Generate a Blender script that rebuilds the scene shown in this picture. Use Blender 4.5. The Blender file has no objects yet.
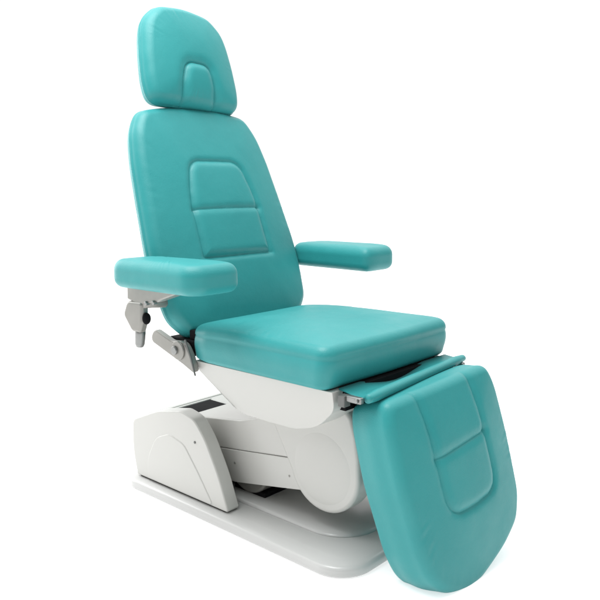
import bpy, bmesh, math
import numpy as np
from mathutils import Vector, Matrix

S = bpy.context.scene
COL = S.collection
R = math.radians

# ------------------------------------------------------------------ materials
def new_mat(name):
    m = bpy.data.materials.new(name); m.use_nodes = True
    nt = m.node_tree
    return m, nt, nt.nodes['Principled BSDF']

def noise(nt, scale, detail=4, rough=.6):
    tc = nt.nodes.get('TC') or nt.nodes.new('ShaderNodeTexCoord'); tc.name = 'TC'
    n = nt.nodes.new('ShaderNodeTexNoise')
    n.inputs['Scale'].default_value = scale; n.inputs['Detail'].default_value = detail
    n.inputs['Roughness'].default_value = rough
    nt.links.new(tc.outputs['Object'], n.inputs['Vector'])
    return n

def ramp(nt, src, a, b, lo=.3, hi=.7):
    r = nt.nodes.new('ShaderNodeValToRGB')
    r.color_ramp.elements[0].position = lo; r.color_ramp.elements[0].color = (*a, 1)
    r.color_ramp.elements[1].position = hi; r.color_ramp.elements[1].color = (*b, 1)
    nt.links.new(src, r.inputs['Fac'])
    return r

def vinyl():
    m, nt, p = new_mat('teal_vinyl')
    n = noise(nt, 5, 5)
    r = ramp(nt, n.outputs['Fac'], (.024, .276, .283), (.029, .303, .308))
    nt.links.new(r.outputs['Color'], p.inputs['Base Color'])
    n2 = noise(nt, 14, 3)
    rr = ramp(nt, n2.outputs['Fac'], (.40,)*3, (.50,)*3)
    nt.links.new(rr.outputs['Color'], p.inputs['Roughness'])
    p.inputs['Specular IOR Level'].default_value = .42
    p.inputs['Sheen Weight'].default_value = .04
    p.inputs['Sheen Roughness'].default_value = .5
    # leather grain over soft ripples
    tc = nt.nodes['TC']
    v = nt.nodes.new('ShaderNodeTexVoronoi'); v.inputs['Scale'].default_value = 330
    nt.links.new(tc.outputs['Object'], v.inputs['Vector'])
    b1 = nt.nodes.new('ShaderNodeBump'); b1.inputs['Strength'].default_value = .22; b1.inputs['Distance'].default_value = .0009
    nt.links.new(v.outputs['Distance'], b1.inputs['Height'])
    n3 = noise(nt, 22, 3, .5)
    b2 = nt.nodes.new('ShaderNodeBump'); b2.inputs['Strength'].default_value = .24; b2.inputs['Distance'].default_value = .004
    nt.links.new(n3.outputs['Fac'], b2.inputs['Height'])
    nt.links.new(b1.outputs['Normal'], b2.inputs['Normal'])
    nt.links.new(b2.outputs['Normal'], p.inputs['Normal'])
    return m

def plastic(name, a, b, rough=.3, bump=.06, scale=6):
    m, nt, p = new_mat(name)
    n = noise(nt, scale, 2)
    r = ramp(nt, n.outputs['Fac'], a, b, .15, .85)
    nt.links.new(r.outputs['Color'], p.inputs['Base Color'])
    n2 = noise(nt, 9, 2)
    rr = ramp(nt, n2.outputs['Fac'], (rough*.95,)*3, (rough*1.08,)*3)
    if bump <= 0:
        p.inputs['Roughness'].default_value = rough; n.inputs['Detail'].default_value = 0
        return m
    nt.links.new(rr.outputs['Color'], p.inputs['Roughness'])
    bp = nt.nodes.new('ShaderNodeBump'); bp.inputs['Strength'].default_value = bump; bp.inputs['Distance'].default_value = .004
    n3 = noise(nt, 7, 1)
    nt.links.new(n3.outputs['Fac'], bp.inputs['Height'])
    nt.links.new(bp.outputs['Normal'], p.inputs['Normal'])
    return m

TEAL = vinyl()
WHITE = plastic('white_abs_plastic', (.535, .533, .508), (.545, .543, .518), .28, 0, 1.5)
PLATE = plastic('white_base_enamel', (.535, .537, .528), (.55, .552, .543), .22, 0, 3)
METAL = plastic('grey_painted_metal', (.27, .265, .245), (.33, .322, .30), .33, .05, 20)
METAL.node_tree.nodes['Principled BSDF'].inputs['Metallic'].default_value = .35
STEEL = plastic('bare_steel', (.25, .255, .25), (.33, .335, .33), .38, .05, 40)
STEEL.node_tree.nodes['Principled BSDF'].inputs['Metallic'].default_value = .8
BLACK = plastic('black_plastic', (.006, .006, .007), (.010, .010, .011), .8, .1, 30)
BLACK.node_tree.nodes['Principled BSDF'].inputs['Specular IOR Level'].default_value = .15
DARK = plastic('dark_grey_metal', (.10, .105, .10), (.15, .155, .15), .45, .05, 30)
FLOOR = plastic('white_studio_floor', (.70, .70, .70), (.72, .72, .72), .7, .0, 3)

# ------------------------------------------------------------------ helpers
ROOT = bpy.data.objects.new('examination_chair', None)
COL.objects.link(ROOT)
ROOT.location = (-.45, 0, 0)
ROOT['label'] = 'teal padded medical examination chair on a white motorised base'
ROOT['category'] = 'chair'
WORLD_POS = {ROOT.name: Vector((-.45, 0, 0))}

def link(name, verts, faces, mat, parent=ROOT, bevel=0, seg=3, angle=30, smooth=True):
    co = np.array(verts, float)
    c = (co.min(0)+co.max(0))/2
    me = bpy.data.meshes.new(name)
    me.from_pydata((co-c).tolist(), [], faces)
    bm = bmesh.new(); bm.from_mesh(me)
    bmesh.ops.recalc_face_normals(bm, faces=bm.faces)
    bm.to_mesh(me); bm.free()
    me.materials.append(mat)
    if smooth:
        me.polygons.foreach_set('use_smooth', [True]*len(me.polygons))
    o = bpy.data.objects.new(name, me); COL.objects.link(o)
    if bevel:
        b = o.modifiers.new('bevel', 'BEVEL'); b.width = bevel; b.segments = seg
        b.limit_method = 'ANGLE'; b.angle_limit = R(angle); b.harden_normals = False
        w = o.modifiers.new('wn', 'WEIGHTED_NORMAL'); w.keep_sharp = True
    if parent is not None:
        o.parent = parent
        o.location = Vector(c)-WORLD_POS[parent.name]
    else:
        o.location = c
    WORLD_POS[o.name] = Vector(c)
    return o

def rpoly(corners, radii, n=None, step=.006):
    """closed polygon with filleted corners; resampled to n points when n is given"""
    P = [np.array(c, float) for c in corners]; out = []
    k = len(P)
    if not hasattr(radii, '__len__'): radii = [radii]*k
    for i in range(k):
        a, b, c, r = P[i-1], P[i], P[(i+1) % k], radii[i]
        u = (a-b)/np.linalg.norm(a-b); v = (c-b)/np.linalg.norm(c-b)
        ang = math.acos(max(-1, min(1, float(u@v))))
        if r < 1e-6 or ang > math.pi-.02: out.append(b); continue
        t = r/math.tan(ang/2)
        t = min(t, .49*np.linalg.norm(a-b), .49*np.linalg.norm(c-b)); r = t*math.tan(ang/2)
        p0, p1 = b+u*t, b+v*t
        cen = b+(u+v)/np.linalg.norm(u+v)*(r/math.sin(ang/2))
        a0 = math.atan2(*(p0-cen)[::-1]); a1 = math.atan2(*(p1-cen)[::-1])
        d = (a1-a0+math.pi) % (2*math.pi)-math.pi
        m = max(3, int(abs(d)*r/step)+2)
        for j in range(m):
            q = a0+d*j/(m-1); out.append(cen+r*np.array([math.cos(q), math.sin(q)]))
    out = np.array(out)
    if n: out = resample(out, n)
    return out

def resample(P, n, closed=True):
    Q = np.vstack([P, P[:1]]) if closed else P
    s = np.concatenate([[0], np.cumsum(np.linalg.norm(np.diff(Q, axis=0), axis=1))])
    t = np.linspace(0, s[-1], n, endpoint=not closed)
    return np.stack([np.interp(t, s, Q[:, i]) for i in range(Q.shape[1])], 1)

def smooth_closed(P, n, it=2):
    for _ in range(it):
        a = .75*P+.25*np.roll(P, -1, 0); b = .25*P+.75*np.roll(P, -1, 0)
        P = np.empty((2*len(a), 2)); P[0::2] = a; P[1::2] = b
    return resample(P, n)

def soften(P, sig, n=440, closed=True):
    P = resample(np.array(P, float), n, closed)
    L = np.linalg.norm(np.roll(P, -1, 0)-P, axis=1)[:-1].mean()
    k = max(1, int(3*sig/L)); w_ = np.exp(-.5*(np.arange(-k, k+1)*L/sig)**2); w_ /= w_.sum()
    if closed: Q = np.vstack([P[-k:], P, P[:k]])
    else: Q = np.vstack([2*P[0]-P[k:0:-1], P, 2*P[-1]-P[-2:-k-2:-1]])
    return np.stack([np.convolve(Q[:, i], w_, 'valid') for i in (0, 1)], 1)

def mirror_outline(half):
    """half: list of (t, w) from the bottom centre to the top centre"""
    r = [(t, w) for t, w in half]; l = [(t, -w) for t, w in reversed(half) if abs(w) > 1e-6]
    return np.array(r+l, float)

def onormals(P):
    T = np.roll(P, -1, 0)-np.roll(P, 1, 0)
    T /= np.linalg.norm(T, axis=1)[:, None]+1e-12
    N = np.stack([T[:, 1], -T[:, 0]], 1)
    A = .5*np.sum(P[:, 0]*np.roll(P[:, 1], -1)-np.roll(P[:, 0], -1)*P[:, 1])
    return N if A > 0 else -N

def dist_poly(X, P, closed=True):
    Q = np.vstack([P, P[:1]]) if closed else np.asarray(P)
    A, B = Q[:-1], Q[1:]; D = B-A; L = (D*D).sum(1)+1e-12
    out = np.empty(len(X))
    for i in range(0, len(X), 4000):
        x = X[i:i+4000, None, :]-A[None]
        t = np.clip((x*D).sum(2)/L, 0, 1)
        y = x-t[..., None]*D
        out[i:i+4000] = np.sqrt((y*y).sum(2).min(1))
    return out

def inside(X, P):
    x, y = X[:, 0], X[:, 1]; res = np.zeros(len(X), bool); n = len(P); j = n-1
    for i in range(n):
        xi, yi = P[i]; xj, yj = P[j]
        c = ((yi > y) != (yj > y)) & (x < (xj-xi)*(y-yi)/(yj-yi+1e-15)+xi)
        res ^= c; j = i
    return res

def ripples(X, seed, amp):
    g = np.random.default_rng(seed); h = np.zeros(len(X))
    for _ in range(9):
        k = g.uniform(9, 38); a = g.uniform(0, 6.28); f = g.uniform(0, 6.28)
        h += np.sin(k*(X[:, 0]*math.cos(a)+X[:, 1]*math.sin(a))+f+.8*np.sin(7*X[:, 0]+f))*9/k
    return amp*h/4

def cushion(name, outline, T, Rf, Rb, crown, frame, stitches=(), panels=(), seam=None, parent=ROOT,
            na=440, nr=130, seed=1, bulge=.004, cpow=2.4, rip=.0013, cscale=None, shape=None, wrinkle=.0002):
    """padded cushion: front face towards +n of frame=(origin, e_t, e_y, n)"""
    P = resample(outline, na); N = onormals(P); c = P.mean(0) if cscale is None else np.array(cscale)
    s = np.linspace(0, 1, nr+1)[1:]; r = 1-(1-s)**1.25
    X = np.vstack([c[None]]+[c+(P-c)*q for q in r])
    rr = np.concatenate([[0]]+[np.full(na, q) for q in r])
    d = dist_poly(X, P); d[-na:] = 0
    edge = np.where(d < Rf, np.sqrt(np.maximum(Rf**2-(Rf-np.minimum(d, Rf))**2, 0))-Rf, 0)
    z = edge+crown*(1-rr**cpow)+ripples(X, seed, rip)*np.minimum(1, d/.03)
    # faint pull wrinkles where the cover turns over the edge, stronger in some places than others
    an = np.arctan2(X[:, 1]-c[1], X[:, 0]-c[0]); g = np.random.default_rng(seed+40); ph = g.uniform(0, 6.28, 6)
    env = np.clip(np.sin(2*an+ph[0])+.8*np.sin(3*an+ph[1])+.6*np.sin(7*an+ph[2]), 0, 2)
    z += wrinkle*env*np.exp(-((d-.030)/.022)**2)*(np.sin(41*an+ph[3])+.7*np.sin(67*an+ph[4]+60*d)+.5*np.sin(23*an+ph[5]))
    for poly, depth, width, closed in stitches:
        pl = resample(np.array(poly, float), 160, closed)
        ds = dist_poly(X, pl, closed)
        # along-line coordinate gives small puckers where the thread pulls
        pk = 1+.10*np.sin(X[:, 0]*93+X[:, 1]*71+seed)*np.sin(X[:, 0]*41-X[:, 1]*57+2*seed)
        z -= depth*.75*np.exp(-(ds/(width*1.15))**2)*pk + depth*.55*np.exp(-(ds/.0038)**2)
    for poly, h, w in panels:
        pl = resample(np.array(poly, float), 160, True)
        ins = inside(X, pl); ds = dist_poly(X, pl, True)
        z += np.where(ins, h*(1-np.exp(-(ds/w)**2)), 0)
    rings = []
    nb = 40; rb = np.linspace(1, 0, nb+1)[1:-1]
    dep = T-Rf-Rb
    rows = [(f, bulge*math.sin(math.pi*f)**2) for f in np.linspace(0, 1, 13)[1:]]
    V = [np.column_stack([X, z])]
    for f, b in rows:
        bb = b
        if seam is not None: bb -= .0022*math.exp(-((f-seam)/.06)**2)
        V.append(np.column_stack([P+N*bb, np.full(na, -Rf-dep*f)]))
    kb = 8
    for i in range(1, kb+1):
        a = math.pi/2*i/kb
        V.append(np.column_stack([P-N*Rb*(1-math.cos(a)), np.full(na, -Rf-dep-Rb*math.sin(a))]))
    last = V[-1].copy()
    for q in (.6, .25):
        l2 = last.copy(); l2[:, :2] = c+(last[:, :2]-c)*q; V.append(l2)
    V.append(np.array([[c[0], c[1], -T]]))
    V = np.vstack(V)
    F = []
    idx = lambda ring, j: 1+ring*na+(j % na)
    for j in range(na): F.append((0, idx(0, j), idx(0, j+1)))
    nring = nr+len(rows)+kb+2
    for k in range(nring-1):
        for j in range(na):
            F.append((idx(k, j), idx(k+1, j), idx(k+1, j+1), idx(k, j+1)))
    lastc = len(V)-1
    for j in range(na): F.append((idx(nring-1, j+1), idx(nring-1, j), lastc))
    if shape is not None: V = shape(V)
    O, et, ey, n = [np.array(q, float) for q in frame]
    W = O+V[:, :1]*et+V[:, 1:2]*ey+V[:, 2:3]*n
    return link(name, W, F, TEAL, parent)

def loft(name, outline, layers, mat, parent=ROOT, center=None):
    """stacked outlines: layers = (z, inset)"""
    P = np.array(outline); N = onormals(P); n = len(P); V = []; F = []
    for z, ins in layers: V.append(np.column_stack([P-N*ins, np.full(n, z)]))
    V = np.vstack(V)
    for k in range(len(layers)-1):
        for j in range(n): F.append((k*n+j, k*n+(j+1) % n, (k+1)*n+(j+1) % n, (k+1)*n+j))
    F.append(tuple(range(n-1, -1, -1))); m = (len(layers)-1)*n
    F.append(tuple(range(m, m+n)))
    return link(name, V, F, mat, parent)

def prism(name, poly, y0, y1, mat, parent=ROOT, bevel=.006, seg=4, warp=None, angle=30, ny=1):
    """xz polygon pulled along y"""
    P = np.array(poly, float); n = len(P); V = []; F = []
    for k in range(ny+1):
        y = y0+(y1-y0)*k/ny
        V.append(np.column_stack([P[:, 0], np.full(n, y), P[:, 1]]))
    V = np.vstack(V)
    for k in range(ny):
        for j in range(n): F.append((k*n+j, k*n+(j+1) % n, (k+1)*n+(j+1) % n, (k+1)*n+j))
    F.append(tuple(range(n))); F.append(tuple(range(ny*n+n-1, ny*n-1, -1)))
    if warp is not None: V = warp(V)
    return link(name, V, F, mat, parent, bevel, seg, angle)

def disc(name, c, r, y0, y1, mat, parent=ROOT, bevel=.003, n=48, rz=None):
    a = np.linspace(0, 2*math.pi, n, endpoint=False)
    return prism(name, np.column_stack([c[0]+r*np.cos(a), c[1]+(rz or r)*np.sin(a)]), y0, y1, mat, parent, bevel, 3, angle=50)

def tube(name, pts, radii, mat, parent=ROOT, n=20, caps=True):
    pts = [Vector(p) for p in pts]; V = []; F = []
    if not hasattr(radii, '__len__'): radii = [radii]*len(pts)
    up0 = None
    for i, p in enumerate(pts):
        t = (pts[min(i+1, len(pts)-1)]-pts[max(i-1, 0)]).normalized()
        u = t.orthogonal().normalized() if up0 is None else (up0-t*up0.dot(t)).normalized()
        up0 = u; v = t.cross(u)
        for k in range(n):
            a = 2*math.pi*k/n; V.append(p+(u*math.cos(a)+v*math.sin(a))*radii[i])
    for i in range(len(pts)-1):
        for k in range(n): F.append((i*n+k, i*n+(k+1) % n, (i+1)*n+(k+1) % n, (i+1)*n+k))
    if caps: F.append(tuple(range(n))); F.append(tuple(range(len(V)-1, len(V)-n-1, -1)))
    return link(name, [tuple(v) for v in V], F, mat, parent)

def ball(name, c, rad, mat, parent, n=20, m=12):
    V = [(c[0], c[1], c[2]+rad[2])]; F = []
    for i in range(1, m):
        a = math.pi*i/m
        for k in range(n):
            b = 2*math.pi*k/n
            V.append((c[0]+rad[0]*math.sin(a)*math.cos(b), c[1]+rad[1]*math.sin(a)*math.sin(b), c[2]+rad[2]*math.cos(a)))
    V.append((c[0], c[1], c[2]-rad[2]))
    for k in range(n): F.append((0, 1+k, 1+(k+1) % n)); F.append((len(V)-1, 1+(m-2)*n+(k+1) % n, 1+(m-2)*n+k))
    for i in range(m-2):
        for k in range(n): F.append((1+i*n+k, 1+(i+1)*n+k, 1+(i+1)*n+(k+1) % n, 1+i*n+(k+1) % n))
    return link(name, V, F, mat, parent)

def box(name, x, y, z, mat, parent=ROOT, bevel=.004):
    return prism(name, [(x[0], z[0]), (x[1], z[0]), (x[1], z[1]), (x[0], z[1])], y[0], y[1], mat, parent, bevel)

# ------------------------------------------------------------------ floor
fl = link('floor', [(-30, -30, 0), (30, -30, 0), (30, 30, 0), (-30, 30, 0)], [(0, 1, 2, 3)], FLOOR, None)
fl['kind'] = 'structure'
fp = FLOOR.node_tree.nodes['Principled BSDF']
fp.inputs['Emission Color'].default_value = (1, 1, 1, 1); fp.inputs['Emission Strength'].default_value = .56   # added glow: keeps the floor white and fades contact shadows

# ------------------------------------------------------------------ base
bo = rpoly([(-.985, -.28), (.045, -.283), (.045, .283), (-.985, .28)], [.075, .10, .10, .075], 260)
base = loft('base_plate', bo, [(.002, .008), (.005, .001), (.010, 0), (.022, 0), (.028, .0025), (.032, .009),
                               (.0345, .018), (.037, .036), (.038, .05), (.0385, .053)], PLATE)
po = rpoly([(-.62, -.165), (-.045, -.165), (-.045, .165), (-.62, .165)], [.05, .13, .13, .05], 220)
loft('base_step', po, [(.036, 0), (.042, .003), (.047, .010), (.0505, .022), (.0525, .045)], PLATE, base)
for x in (-.90, -.04):
    for y in (-.2, .2):
        a = np.linspace(0, 2*math.pi, 24, endpoint=False)
        loft('rubber_foot', np.column_stack([x+.025*np.cos(a), y+.025*np.sin(a)]), [(.0005, .002), (.002, 0), (.005, 0)], BLACK, base)

# side covers with their raised arch panel and screws
fin = rpoly([(-.932, .0425), (-.953, .13), (-.946, .240), (-.80, .300), (-.672, .325), (-.605, .311), (-.553, .254),
             (-.494, .150), (-.452, .0425)], [.006, .3, .03, .3, .06, .08, .25, .5, .006], step=.008)
arch = rpoly([(-.866, .0445), (-.868, .115), (-.815, .205), (-.738, .236), (-.658, .218), (-.590, .140), (-.516, .0445)],
             [.01, .12, .08, .07, .06, .25, .01], step=.006)
for s in (-1, 1):
    sc = prism('side_cover', fin, s*.250, s*.200, WHITE, bevel=.014, seg=6, angle=50)
    prism('cover_panel', arch, s*.2524, s*.240, WHITE, sc, bevel=.007, seg=4, angle=40)
    disc('screw', (-.603, .236), .0045, s*.2525, s*.247, DARK, sc, .0015, 16)
    # dark joint between the cover and the plate
    prism('joint_strip', [(-.92, .0380), (-.472, .0380), (-.472, .0445), (-.92, .0445)], s*.243, s*.205, BLACK, sc, bevel=0)

# rear cover with a slot in its top
def rear_cover():
    x0, x1, y0, y1, zt = -.942, -.68, -.198, .198, .250
    a0, a1, b0, b1 = -.905, -.785, -.085, .072
    V = []
    for z in (.039, zt): V += [(x0, y0, z), (x1, y0, z), (x1, y1, z), (x0, y1, z)]
    for z in (zt, zt-.045): V += [(a0, b0, z), (a1, b0, z), (a1, b1, z), (a0, b1, z)]
    F = []
    for k in range(4):
        j = (k+1) % 4
        F += [(k, j, 4+j, 4+k), (4+k, 4+j, 8+j, 8+k), (8+k, 8+j, 12+j, 12+k)]
    F += [(12, 13, 14, 15), (3, 2, 1, 0)]
    o = link('rear_cover', V, F, WHITE, ROOT, .012, 4)
    o.modifiers['bevel'].width = .007
    box('slot_liner', (a0+.004, a1-.004), (b0+.004, b1-.004), (zt-.044, zt-.0012), BLACK, o, .002)
    # raised seam bead along the back edge
    box('edge_bead', (x0+.018, x0+.024), (y0+.01, y1-.01), (zt-.003, zt+.0025), WHITE, o, .002)
rear_cover()

# lifting arm: upper and lower shells, screws, motor housing below, black block as gap shade
up = prism('lift_arm', [(-.75, .171), (-.30, .233), (-.10, .257), (-.10, .42), (-.30, .368), (-.50, .306), (-.67, .282), (-.75, .274)],
           -.1475, .1475, WHITE, bevel=.006, seg=5, angle=25)
lo = prism('arm_cover', [(-.70, .078), (-.52, .093), (-.26, .142), (-.10, .176), (-.10, .2562), (-.30, .2324), (-.70, .1772)],
           -.1485, .1485, WHITE, up, bevel=.0022, seg=4, angle=25)
for s in (-1, 1):
    disc('screw', (-.528, .157), .0046, s*.1508, s*.145, METAL, lo, .0015, 16)
    disc('screw', (-.285, .178), .0036, s*.1502, s*.145, METAL, lo, .0015, 16)
disc('motor_housing', (-.505, .150), .098, -.118, .118, METAL, bevel=.01, n=64, rz=.098)
box('arm_gap_shade', (-.575, -.43), (-.112, .112), (.0395, .066), BLACK, bevel=.004)  # black block put in as the shadow gap under the arm

# column with rounded lobes
def lobe(cx, cz, r, a0=200, a1=360, topx=(-.066, .43), left=((-.44, .41), (-.345, .32))):
    a = np.radians(np.linspace(a0, a1, 40))
    L = [(cx+r*math.cos(q), cz+r*math.sin(q)) for q in a]
    L += [(cx+r-.001, cz+.06), (cx+r-.010, cz+.12), (cx+r-.026, cz+.17), topx]
    L += list(left)
    return L
core = prism('column', lobe(-.150, .236, .112, 195), -.075, .075, METAL, bevel=.008, seg=4, angle=40)
for s in (-1, 1):
    cv = prism('column_cover', lobe(-.150, .236, .131, 195), s*.078, s*.1515, WHITE, core, bevel=.012, seg=6, angle=40)
    d = ball('pivot_cap', (-.153, s*.1492, .236), (.114, .0062, .114), WHITE, core, 72, 40)

# ------------------------------------------------------------------ seat pan
def pan_warp(V):
    f = np.clip((V[:, 2]-.36)/(.512-.36), 0, 1)
    V = V.copy(); V[:, 1] *= .80+.20*np.sqrt(f); return V
panp = rpoly([(-.568, .5135), (-.560, .486), (-.405, .366), (-.30, .358), (-.185, .366), (-.085, .398), (-.014, .462), (-.013, .5135)],
             [.002, .03, .10, .3, .3, .2, .05, .002], step=.012)
pan = prism('seat_pan', panp, -.268, .268, WHITE, bevel=.024, seg=6, warp=pan_warp, angle=45, ny=1)
box('seat_shade_board', (-.55, -.034), (-.25, .25), (.5125, .522), BLACK, bevel=.002)  # black board added so the gap under the seat reads as shade
box('flap_gap_shade', (-.030, -.004), (-.225, .262), (.455, .5146), BLACK, bevel=.002)  # black bar put in as the shade behind the knee flap

# ------------------------------------------------------------------ cushions
so = rpoly([(-.592, -.262), (-.50, -.284), (-.008, -.292), (.000, 0), (-.006, .296), (-.50, .284), (-.592, .262)],
           [.06, .12, .042, 1.5, .042, .12, .06], 440)
def seat_shape(V):
    V = V.copy()
    f = np.clip(-V[:, 2]/.1085, 0, 1)
    V[:, 0] -= .014*np.clip((V[:, 0]+.15)/.15, 0, 1)*f**2     # front face tucks in below
    V[:, 2] -= .010*np.clip((-.40-V[:, 0])/.18, 0, 1)*(1-f)    # sinks towards the backrest
    return V
cushion('seat', so, .112, .024, .016, .022, ((0, 0, .628), (1, 0, 0), (0, 1, 0), (0, 0, 1)), seam=.10, seed=3, bulge=.003, cpow=3.2, shape=seat_shape)

bt = 1.222
tb = np.array([-math.cos(bt), 0, math.sin(bt)]); nb = np.array([math.sin(bt), 0, math.cos(bt)]); ob = np.array([-.618, 0, .6606])
half = [(-.088, 0), (-.088, .235), (-.02, .300), (.10, .316), (.20, .318), (.36, .303), (.50, .288), (.60, .268), (.676, .226), (.694, .12), (.698, 0)]
rad = [0, .05, .08, .3, .4, .4, .4, .2, .055, .3, 0]
mo = mirror_outline(half)
bkout = rpoly(mo, rad+[r for (r, h) in zip(reversed(rad), reversed(half)) if abs(h[1]) > 1e-6], 440)
hw = .143
pin = rpoly([(.158, -hw-.004), (.158, hw+.004), (.36, hw), (.487, .108), (.489, -.108), (.36, -hw)], [.004, .004, .4, .055, .055, .4], 160)
mid = np.array([(.318, -hw), (.318, hw)])
low = np.array([(.155, -hw-.004), (.154, hw+.010)])
left = np.array([q for q in pin])
upP = [p for p in pin if p[0] >= .318]; 
cushion('backrest', soften(bkout, .012), .072, .030, .022, .036, (ob, tb, (0, 1, 0), nb), seam=.5, seed=5, cscale=(.29, 0),
        stitches=[(pin, .0062, .010, True), (mid, .0058, .011, False), (low, .004, .010, False)],
        panels=[(pin, .004, .016)])
# headrest
bh = bt+.085; th = np.array([-math.cos(bh), 0, math.sin(bh)]); nh = np.array([math.sin(bh), 0, math.cos(bh)])
oh = ob+tb*.676+nb*.020-th*.676-np.array([0, .676*math.sin(R(3))-.004, 0])
hh = [(.689, 0), (.689, .168), (.71, .190), (.765, .196), (.85, .190), (.93, .178), (.985, .160), (1.034, .105), (1.048, 0)]
hr = [0, .03, .05, .2, .3, .3, .10, .06, .3]
ho = mirror_outline(hh)
hout = rpoly(ho, hr+[r for (r, h) in zip(reversed(hr), reversed(hh)) if abs(h[1]) > 1e-6], 440)
ar = np.vstack([resample(rpoly([(.62, -.072), (.62, .072), (.77, .068), (.836, .046), (.836, -.046), (.77, -.068)], [.0, .0, .2, .04, .04, .2]), 200)])
hd = cushion('headrest', soften(hout, .012), .072, .028, .024, .030, (oh, th*math.cos(R(3))+np.array([0, 1, 0])*math.sin(R(3)), np.array([0, 1, 0])*math.cos(R(3))-th*math.sin(R(3)), nh), seam=.5, seed=8, cscale=(.85, 0), nr=120,
        stitches=[(ar, .0105, .017, True)], panels=[(ar, .005, .012)])
tube('headrest_bar', [ob+tb*.60-nb*.082, ob+tb*.90-nb*.066], .012, STEEL, hd)

# leg rest, turned a few degrees
def leg_frame():
    a = R(5); lt = R(75.3)
    ex = np.array([math.cos(a), -math.sin(a), 0]); ey = np.array([math.sin(a), math.cos(a), 0]); zz = np.array([0, 0, 1.])
    n = math.sin(lt)*ex+math.cos(lt)*zz; td = math.cos(lt)*ex-math.sin(lt)*zz
    g = R(3.5)
    td2 = td*math.cos(g)+ey*math.sin(g)*1.0; ey2 = ey*math.cos(g)-td*math.sin(g)
    return np.array([.1334, 0, .5554]), td2, ey2, n
LO, LT, LY, LN = leg_frame()
lout = np.array([(.040, -.222), (.10, -.240), (.25, -.246), (.44, -.231), (.51, -.210), (.562, -.160), (.592, -.085), (.588, -.02),
                 (.568, .05), (.545, .12), (.502, .200), (.43, .238), (.25, .248), (.10, .243), (.040, .222)])
w = .112
U = resample(np.array([(.005, -w-.004), (.22, -w), (.335, -w+.002), (.362, -w+.012), (.378, -w+.04), (.380, 0), (.374, w-.04), (.358, w-.012), (.325, w-.002), (.22, w), (.005, w+.004)]), 160, False)
lpan = np.vstack([U, [(-.05, w), (-.05, -w)]])
U = soften(U, .009, 200, False)
leg = cushion('legrest', soften(lout, .020), .142, .026, .024, .026, (LO, LT, LY, LN), seam=None, seed=12, cscale=(.29, 0), bulge=.005,
        stitches=[(U, .0062, .011, False), (np.array([(.222, -w), (.208, w)]), .0058, .012, False)],
        panels=[(lpan, .003, .015)])
for s in (-.12, .12):
    q = LO-LN*.150+LY*s
    tube('support_bar', [q+LT*.02, q+LT*.36], .011, METAL, leg)

# rolled knee flap between the seat and the leg rest
def flap():
    n = 60; V = []; F = []
    prof = []
    # flat tongue from under the seat, then around the roll
    for k in range(15):
        a = R(150-300*k/14)
        prof.append(('r', math.cos(a), math.sin(a)))
    for i in range(n+1):
        f = i/n; y = -.238+.514*f
        cx = .078-.030*f; cz = .5065+.010*f; r = .0150*(1-.12*f)*(.75+.25*min(1, f*12, (1-f)*12))
        dip = math.sin(math.pi*min(1, max(0, (f-.16)/.60)))**1.4
        zb = .5185-.024*dip
        xb = -.016
        row = [(xb, y, zb-.004), (xb, y, zb), (xb+(cx-xb)*.45, y, zb+(cz-r*.35-zb)*.6), (cx-r*1.25, y, cz+r*.05)]
        for _, c, s in prof: row.append((cx+r*c*1.15, y, cz+r*s))
        row += [(cx-r*1.0, y, cz-r*.2), (xb+(cx-xb)*.4, y, zb+(cz-zb)*.4-.006)]
        V += row; m = len(row)
    for i in range(n):
        for j in range(m):
            F.append((i*m+j, (i+1)*m+j, (i+1)*m+(j+1) % m, i*m+(j+1) % m))
    F.append(tuple(range(m))); F.append(tuple(range(n*m+m-1, n*m-1, -1)))
    return link('knee_flap', V, F, TEAL)
flap()
for s in (-1, 1):
    hb = box('hinge_bracket', (.000, .022), (s*.262, s*.236), (.478, .508), DARK, bevel=.002)
    box('hinge_arm', (.021, .070), (s*.256, s*.240), (.493, .510), STEEL, hb, .004)
    disc('hinge_pin', (.058, .502), .006, s*.262, s*.257, STEEL, hb, .0015, 18)

# ------------------------------------------------------------------ arms
def arm(s):
    o = rpoly([(-.715, .312), (-.328, .286), (-.322, .330), (-.322, .425), (-.354, .464), (-.68, .468), (-.715, .445)],
              [.045, .035, .05, .04, .045, .05, .05], 400)
    o = o.copy(); o[:, 1] *= s
    A = cushion('armrest', soften(o, .010, 400), .080, .028, .027, .008, ((0, 0, .830), (1, 0, 0), (0, 1, 0), (0, 0, 1)), na=400, nr=80,
                seam=None, seed=20+s, bulge=.0, cpow=4)
    if s > 0:
        prism('arm_bracket', [(-.715, .80), (-.715, .765), (-.685, .765), (-.685, .80)], .36, .27, METAL, A, bevel=.004)
        return A
    br = prism('arm_bracket', [(-.722, .750), (-.724, .705), (-.66, .693), (-.59, .706), (-.475, .742), (-.475, .752)],
               s*.398, s*.352, METAL, A, bevel=.006)
    tube('swivel_bar', [(-.64, s*.395, .700), (-.66, s*.30, .688), (-.70, s*.255, .68)], .015, METAL, A)
    for x in (-.622, -.585):
        disc('rivet', (x, .7015+(x+.622)*.15), .0065, s*.404, s*.39, STEEL, A, .002, 16)
    cl = prism('arm_clamp', rpoly([(-.722, .700), (-.745, .655), (-.702, .606), (-.662, .606), (-.646, .640), (-.644, .702)],
                                  [.02, .02, .02, .01, .02, .01]), s*.402, s*.374, METAL, A, bevel=.010, seg=5, angle=50)
    tube('clamp_lever', [(-.681, s*.383, .625), (-.681, s*.384, .600), (-.683, s*.386, .568), (-.684, s*.386, .560)],
         [.017, .016, .0145, .011], STEEL, cl)
    ball('clamp_knob', (-.640, s*.388, .652), (.010, .014, .018), BLACK, cl)
    return A
arm(-1); arm(1)

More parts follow.
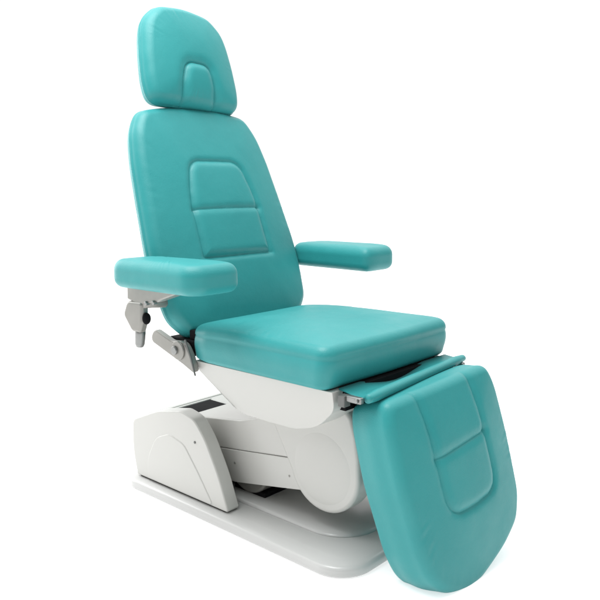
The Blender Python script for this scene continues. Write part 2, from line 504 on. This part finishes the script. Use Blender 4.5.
# ------------------------------------------------------------------ recline brackets
for s in (-1, 1):
    pl = rpoly([(-.768, .553), (-.742, .594), (-.655, .566), (-.59, .572), (-.562, .53), (-.540, .474), (-.60, .498)],
               [.018, .020, .05, .04, .06, .008, .1], step=.005)
    rb = prism('recline_bracket', pl, s*.290, s*.268, METAL, bevel=.005, seg=4, angle=50)
    disc('bracket_disc', (-.618, .541), .030, s*.296, s*.289, METAL, rb, .003)
    disc('bolt', (-.628, .541), .0135, s*.303, s*.294, STEEL, rb, .003, 24)
    prism('bracket_edge', rpoly([(-.590, .578), (-.582, .580), (-.558, .53), (-.538, .472), (-.544, .472), (-.566, .53)],
          [.003]*6), s*.2915, s*.287, DARK, rb, bevel=.002)
box('recline_beam', (-.70, -.575), (-.264, .264), (.522, .572), BLACK, bevel=.006)
box('dark_gap_filler', (-.605, -.575), (-.256, .256), (.5725, .602), BLACK, bevel=.004)  # dark filler added to close the bright gap behind the seat

# ------------------------------------------------------------------ camera
cam = bpy.data.cameras.new('camera'); co = bpy.data.objects.new('camera', cam); COL.objects.link(co)
cam.sensor_fit = 'HORIZONTAL'; cam.sensor_width = 36; cam.lens = 36*731.44/600
cam.clip_start = .05; cam.clip_end = 200
yaw, pitch, roll = .8229, -.1523, -.0107
fw = Vector((-math.cos(yaw)*math.cos(pitch), math.sin(yaw)*math.cos(pitch), math.sin(pitch)))
rt = fw.cross(Vector((0, 0, 1))).normalized(); upv = rt.cross(fw)
r2 = rt*math.cos(roll)+upv*math.sin(roll); u2 = upv*math.cos(roll)-rt*math.sin(roll)
M = Matrix((r2, u2, -fw)).transposed().to_4x4(); M.translation = Vector((1.1686, -1.6597, 1.0355))
co.matrix_world = M
S.camera = co

# ------------------------------------------------------------------ light: white studio, darker room behind the photographer
W = bpy.data.worlds.new('World'); S.world = W; W.use_nodes = True
nt = W.node_tree; bg = nt.nodes['Background']
tc = nt.nodes.new('ShaderNodeTexCoord')
def dot(v):
    d = nt.nodes.new('ShaderNodeVectorMath'); d.operation = 'DOT_PRODUCT'; d.inputs[1].default_value = v
    nt.links.new(tc.outputs['Generated'], d.inputs[0]); return d.outputs['Value']
def mapr(src, a, b, c, d):
    m = nt.nodes.new('ShaderNodeMapRange'); m.interpolation_type = 'SMOOTHSTEP'
    for k, v in zip((1, 2, 3, 4), (a, b, c, d)): m.inputs[k].default_value = v
    nt.links.new(src, m.inputs[0]); return m.outputs[0]
def math2(op, a, b):
    m = nt.nodes.new('ShaderNodeMath'); m.operation = op
    nt.links.new(a, m.inputs[0])
    if isinstance(b, float): m.inputs[1].default_value = b
    else: nt.links.new(b, m.inputs[1])
    return m.outputs[0]
side = mapr(dot((.92, -.39, 0)), -.42, .22, 1.08, .06)     # white sweep ahead, dim room behind the camera
top = mapr(dot((0, 0, 1)), .25, .95, 0., 1.1)              # bright ceiling bank
tot = math2('ADD', side, top)
nt.links.new(tot, bg.inputs['Strength'])
bg.inputs['Color'].default_value = (1, 1, .992, 1)

def area(name, loc, target, size, power):
    l = bpy.data.lights.new(name, 'AREA'); l.shape = 'RECTANGLE'; l.size = size[0]; l.size_y = size[1]; l.energy = power
    o = bpy.data.objects.new(name, l); COL.objects.link(o); o.location = loc
    o.rotation_euler = (Vector(target)-Vector(loc)).to_track_quat('-Z', 'Y').to_euler()
    return o
area('key_softbox', (-.6, -.8, 3.2), (-.4, 0, .5), (1.6, 1.6), 72)
area('rim_softbox', (-3.0, -.6, 1.4), (-.7, 0, .8), (1.2, 1.8), 26)

S.render.engine = 'CYCLES'
S.view_settings.view_transform = 'Standard'; S.view_settings.look = 'None'; S.view_settings.exposure = 0
S.render.resolution_x = S.render.resolution_y = 1024
